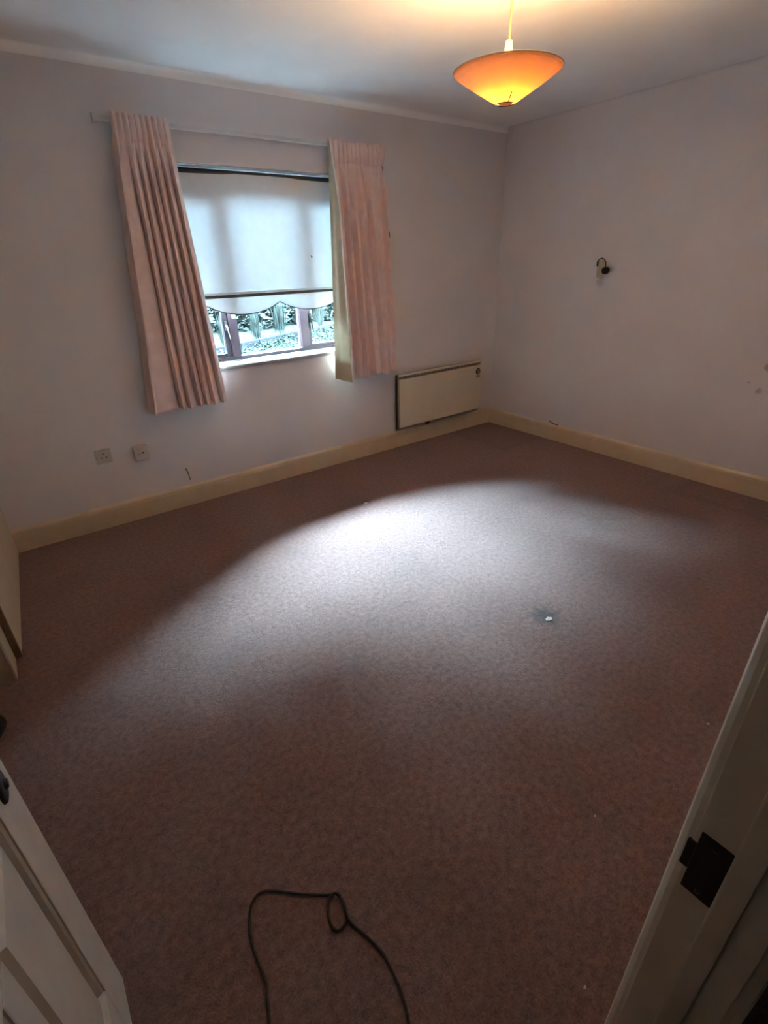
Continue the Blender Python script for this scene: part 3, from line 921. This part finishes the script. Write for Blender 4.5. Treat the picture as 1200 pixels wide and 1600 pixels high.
cp = [(-3.66, -2.86, zc), (-3.640, -2.775, zc), (-3.618, -2.703, zc), (-3.606, -2.670, zc), (-3.604, -2.640, zc), (-3.602, -2.587, zc), (-3.588, -2.534, zc), (-3.565, -2.499, zc),
      (-3.529, -2.497, zc), (-3.460, -2.558, zc)] + LOOP + [(-3.365, -2.800, zc), (-3.377, -2.873, zc), (-3.41, -2.95, zc), (-3.45, -3.04, zc)]
q = MB(); q.tube(catmull(cp), 0.0032, 8)
tag(q.build('floor_cable', M['cable'], origin=(-3.5, -2.7, 0)), 'dark loose cable with a small loop lying on the carpet near the doorway', 'cable')

# ------------------------------------------------------------------ crumbs on the carpet
def crumb(name, x, y, r, h, label, group=None, seed=1):
    rg = random.Random(seed)
    q = MB()
    n = 6
    top = [(x + r * (0.55 + 0.45 * rg.random()) * math.cos(6.283 * k / n), y + r * 0.7 * (0.6 + 0.4 * rg.random()) * math.sin(6.283 * k / n), h * (0.5 + 0.5 * rg.random())) for k in range(n)]
    bot = [(x + (p[0] - x) * 1.08, y + (p[1] - y) * 1.08, 0.0) for p in top]
    v = top + bot + [(x, y, h * 1.1), (x, y, 0)]
    f = [(k, (k + 1) % n, 2 * n) for k in range(n)] + [(n + k, n + (k + 1) % n, (k + 1) % n, k) for k in range(n)] + [(n + (k + 1) % n, n + k, 2 * n + 1) for k in range(n)]
    q.add(v, f)
    o = q.build(name, M['chip'], origin=(x, y, 0))
    return tag(o, label, 'debris', group)
crumb('plaster_chip', -2.066, -2.268, 0.021, 0.004, 'white chip in a dark soiled spot in the middle of the carpet', None, 2)
crumb('plaster_chip', -2.014, -0.765, 0.021, 0.004, 'white chip in the bright patch of carpet below the window', None, 5)
crumb('lint_speck', -2.106, -2.948, 0.006, 0.004, 'tiny white speck on the carpet nearest the doorway wall, beside the door frame', 'specks on the carpet', 7)
crumb('lint_speck', -2.690, -2.896, 0.005, 0.003, 'tiny white speck on dim carpet, middle one of three near the strike plate', 'specks on the carpet', 8)
crumb('lint_speck', -3.047, -3.100, 0.005, 0.003, 'tiny white speck on the darkest carpet, lowest of the three specks', 'specks on the carpet', 9)

# unidentified dark bag mostly out of the frame, beyond the door
q = MB()
def shapef(u, v):
    a = 2 * math.pi * u
    r_ = 0.085 * (math.sin(math.pi * min(0.98, 0.06 + 0.9 * v)) ** 0.45) * (1 + 0.08 * math.sin(5 * a + 3 * v))
    return (-4.118 + r_ * math.cos(a), -1.50 + r_ * 1.3 * math.sin(a), 0.002 + 0.13 * v)
q.grid(shapef, 28, 14)
q.add([(-4.118 + 0.02 * math.cos(6.283 * k / 12), -1.50 + 0.026 * math.sin(6.283 * k / 12), 0.002) for k in range(12)], [tuple(range(12))])
tag(q.build('dark_shape', M['black'], origin=(-4.118, -1.50, 0)), 'small black bag on the carpet past the open door, cut by the frame, kind unknown', 'shape')

# ------------------------------------------------------------------ garden outside
GZ = -0.25
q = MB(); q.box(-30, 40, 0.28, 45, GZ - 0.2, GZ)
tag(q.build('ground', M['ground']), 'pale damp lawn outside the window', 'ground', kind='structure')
dirv = Vector((0.90, 0.44, 0)).normalized()       # the border runs away from the house at an angle
nrm = Vector((-dirv.y, dirv.x, 0))
base = Vector((1.9, 8.6, GZ))
def leaf(q, p, d, ln, wd_, bend=0.2):
    d = d.normalized()
    s_ = d.cross(Vector((0, 0, 1)))
    if s_.length < 1e-3:
        s_ = Vector((1, 0, 0))
    s_.normalize()
    m_ = p + d * ln * 0.5 + Vector((0, 0, ln * bend * 0.3))
    e = p + d * ln - Vector((0, 0, ln * bend))
    q.add([p, m_ + s_ * wd_ / 2, e, m_ - s_ * wd_ / 2], [(0, 1, 2, 3)])
# kerb stones
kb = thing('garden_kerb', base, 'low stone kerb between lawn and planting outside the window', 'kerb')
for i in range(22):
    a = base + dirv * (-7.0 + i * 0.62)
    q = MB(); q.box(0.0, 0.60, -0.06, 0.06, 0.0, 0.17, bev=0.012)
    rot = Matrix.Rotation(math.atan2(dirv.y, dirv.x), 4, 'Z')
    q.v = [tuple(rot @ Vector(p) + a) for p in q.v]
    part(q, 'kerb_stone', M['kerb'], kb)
# ground cover
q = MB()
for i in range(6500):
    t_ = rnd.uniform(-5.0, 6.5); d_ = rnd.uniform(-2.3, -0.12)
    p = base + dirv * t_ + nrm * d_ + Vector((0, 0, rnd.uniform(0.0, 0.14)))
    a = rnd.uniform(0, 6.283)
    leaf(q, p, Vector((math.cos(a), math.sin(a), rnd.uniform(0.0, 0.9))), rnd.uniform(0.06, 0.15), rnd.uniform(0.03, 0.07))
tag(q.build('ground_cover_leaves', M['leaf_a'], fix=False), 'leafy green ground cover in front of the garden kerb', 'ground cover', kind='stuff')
# upright spiky plants behind the kerb, one object each
WH = ['leftmost', 'second from left', 'middle', 'second from right', 'rightmost']
plants = [(-1.55, 0.30, 0.85, 'grey green spiky plant seen through the narrow left window pane')]
plants += [(-0.45 + 0.46 * i, 0.28 + 0.5 * (i % 2), 0.7 + 0.12 * ((i * 2) % 5), 'spiky upright plant behind the kerb, %s of five in the middle window pane' % WH[i]) for i in range(5)]
plants += [(2.25 + 0.5 * i, 0.30 + 0.4 * (i % 2), 0.75 + 0.1 * i, 'spiky garden plant in the right window pane, %s' % ['next to the dark handle', 'centre of three', 'nearest the cream curtain lining'][i]) for i in range(3)]
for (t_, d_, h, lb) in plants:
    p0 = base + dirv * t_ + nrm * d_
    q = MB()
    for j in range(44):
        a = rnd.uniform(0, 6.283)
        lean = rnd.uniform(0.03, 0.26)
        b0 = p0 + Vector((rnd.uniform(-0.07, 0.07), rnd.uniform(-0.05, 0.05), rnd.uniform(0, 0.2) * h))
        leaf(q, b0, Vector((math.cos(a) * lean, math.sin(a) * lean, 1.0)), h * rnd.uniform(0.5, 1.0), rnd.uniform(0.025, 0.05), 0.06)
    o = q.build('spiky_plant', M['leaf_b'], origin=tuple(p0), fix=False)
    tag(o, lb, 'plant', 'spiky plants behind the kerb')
# tall evergreen screen across the garden end, unseen top shaped to block low sky
q = MB()
for i in range(60000):
    x_ = rnd.uniform(-16, 22)
    k_ = min(1.0, max(0.0, x_ / 4.0))
    top = 6.95 + 2.1 * k_ + 0.5 * math.sin(x_ * 0.9) + 0.4 * math.sin(x_ * 2.3)
    zz_ = (rnd.random() ** 0.9) * top
    d_ = 11.6 + abs(rnd.gauss(0, 0.45)) + 0.4 * math.sin(x_ * 1.7 + zz_) + 0.10 * zz_
    p = Vector((x_, d_, GZ + zz_))
    a = rnd.uniform(0, 6.283)
    leaf(q, p, Vector((math.cos(a), math.sin(a), rnd.uniform(-0.6, 0.8))), rnd.uniform(0.22, 0.5), rnd.uniform(0.12, 0.26))
for i in range(16000):  # added run along the left, out of view, blocks sky light from that side
    y_ = rnd.uniform(0.6, 12.0)
    zz_ = rnd.random() * (5.2 + 0.5 * math.sin(y_ * 1.3))
    p = Vector((-6.2 - abs(rnd.gauss(0, 0.4)) - 0.3 * math.sin(y_ * 1.9 + zz_), y_, GZ + zz_))
    a = rnd.uniform(0, 6.283)
    leaf(q, p, Vector((math.cos(a), math.sin(a), rnd.uniform(-0.6, 0.8))), rnd.uniform(0.22, 0.5), rnd.uniform(0.12, 0.26))
hd = thing('garden_hedge', (2.0, 12.0, GZ), 'tall dark evergreen hedge across the end of the garden, plus an added unseen left side blocking sky light', 'hedge')
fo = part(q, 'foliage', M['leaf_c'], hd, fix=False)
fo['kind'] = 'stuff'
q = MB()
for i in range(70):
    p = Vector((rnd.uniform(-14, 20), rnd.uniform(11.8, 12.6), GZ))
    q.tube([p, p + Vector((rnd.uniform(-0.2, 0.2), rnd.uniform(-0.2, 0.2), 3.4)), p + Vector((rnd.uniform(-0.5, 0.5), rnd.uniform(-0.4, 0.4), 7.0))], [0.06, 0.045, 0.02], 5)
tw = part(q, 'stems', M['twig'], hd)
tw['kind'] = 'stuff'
# added unseen upper storey and eaves, cutting sky light on the garden
q = MB()
q.box(-5.6, 0.12, -5.0, 0.28, H + 0.12, 5.0)
q.box(-6.0, 0.52, -5.4, 0.68, 5.0, 5.15)
q.extrude([(-5.4, 5.15), (0.68, 5.15), (-2.36, 7.2)], -6.0, 0.52, lambda p, t: (t, p[0], p[1]))
tag(q.build('wall_upper_added', M['render']), 'added unseen upper storey and roof keeping sky light off the garden', 'wall', kind='structure')
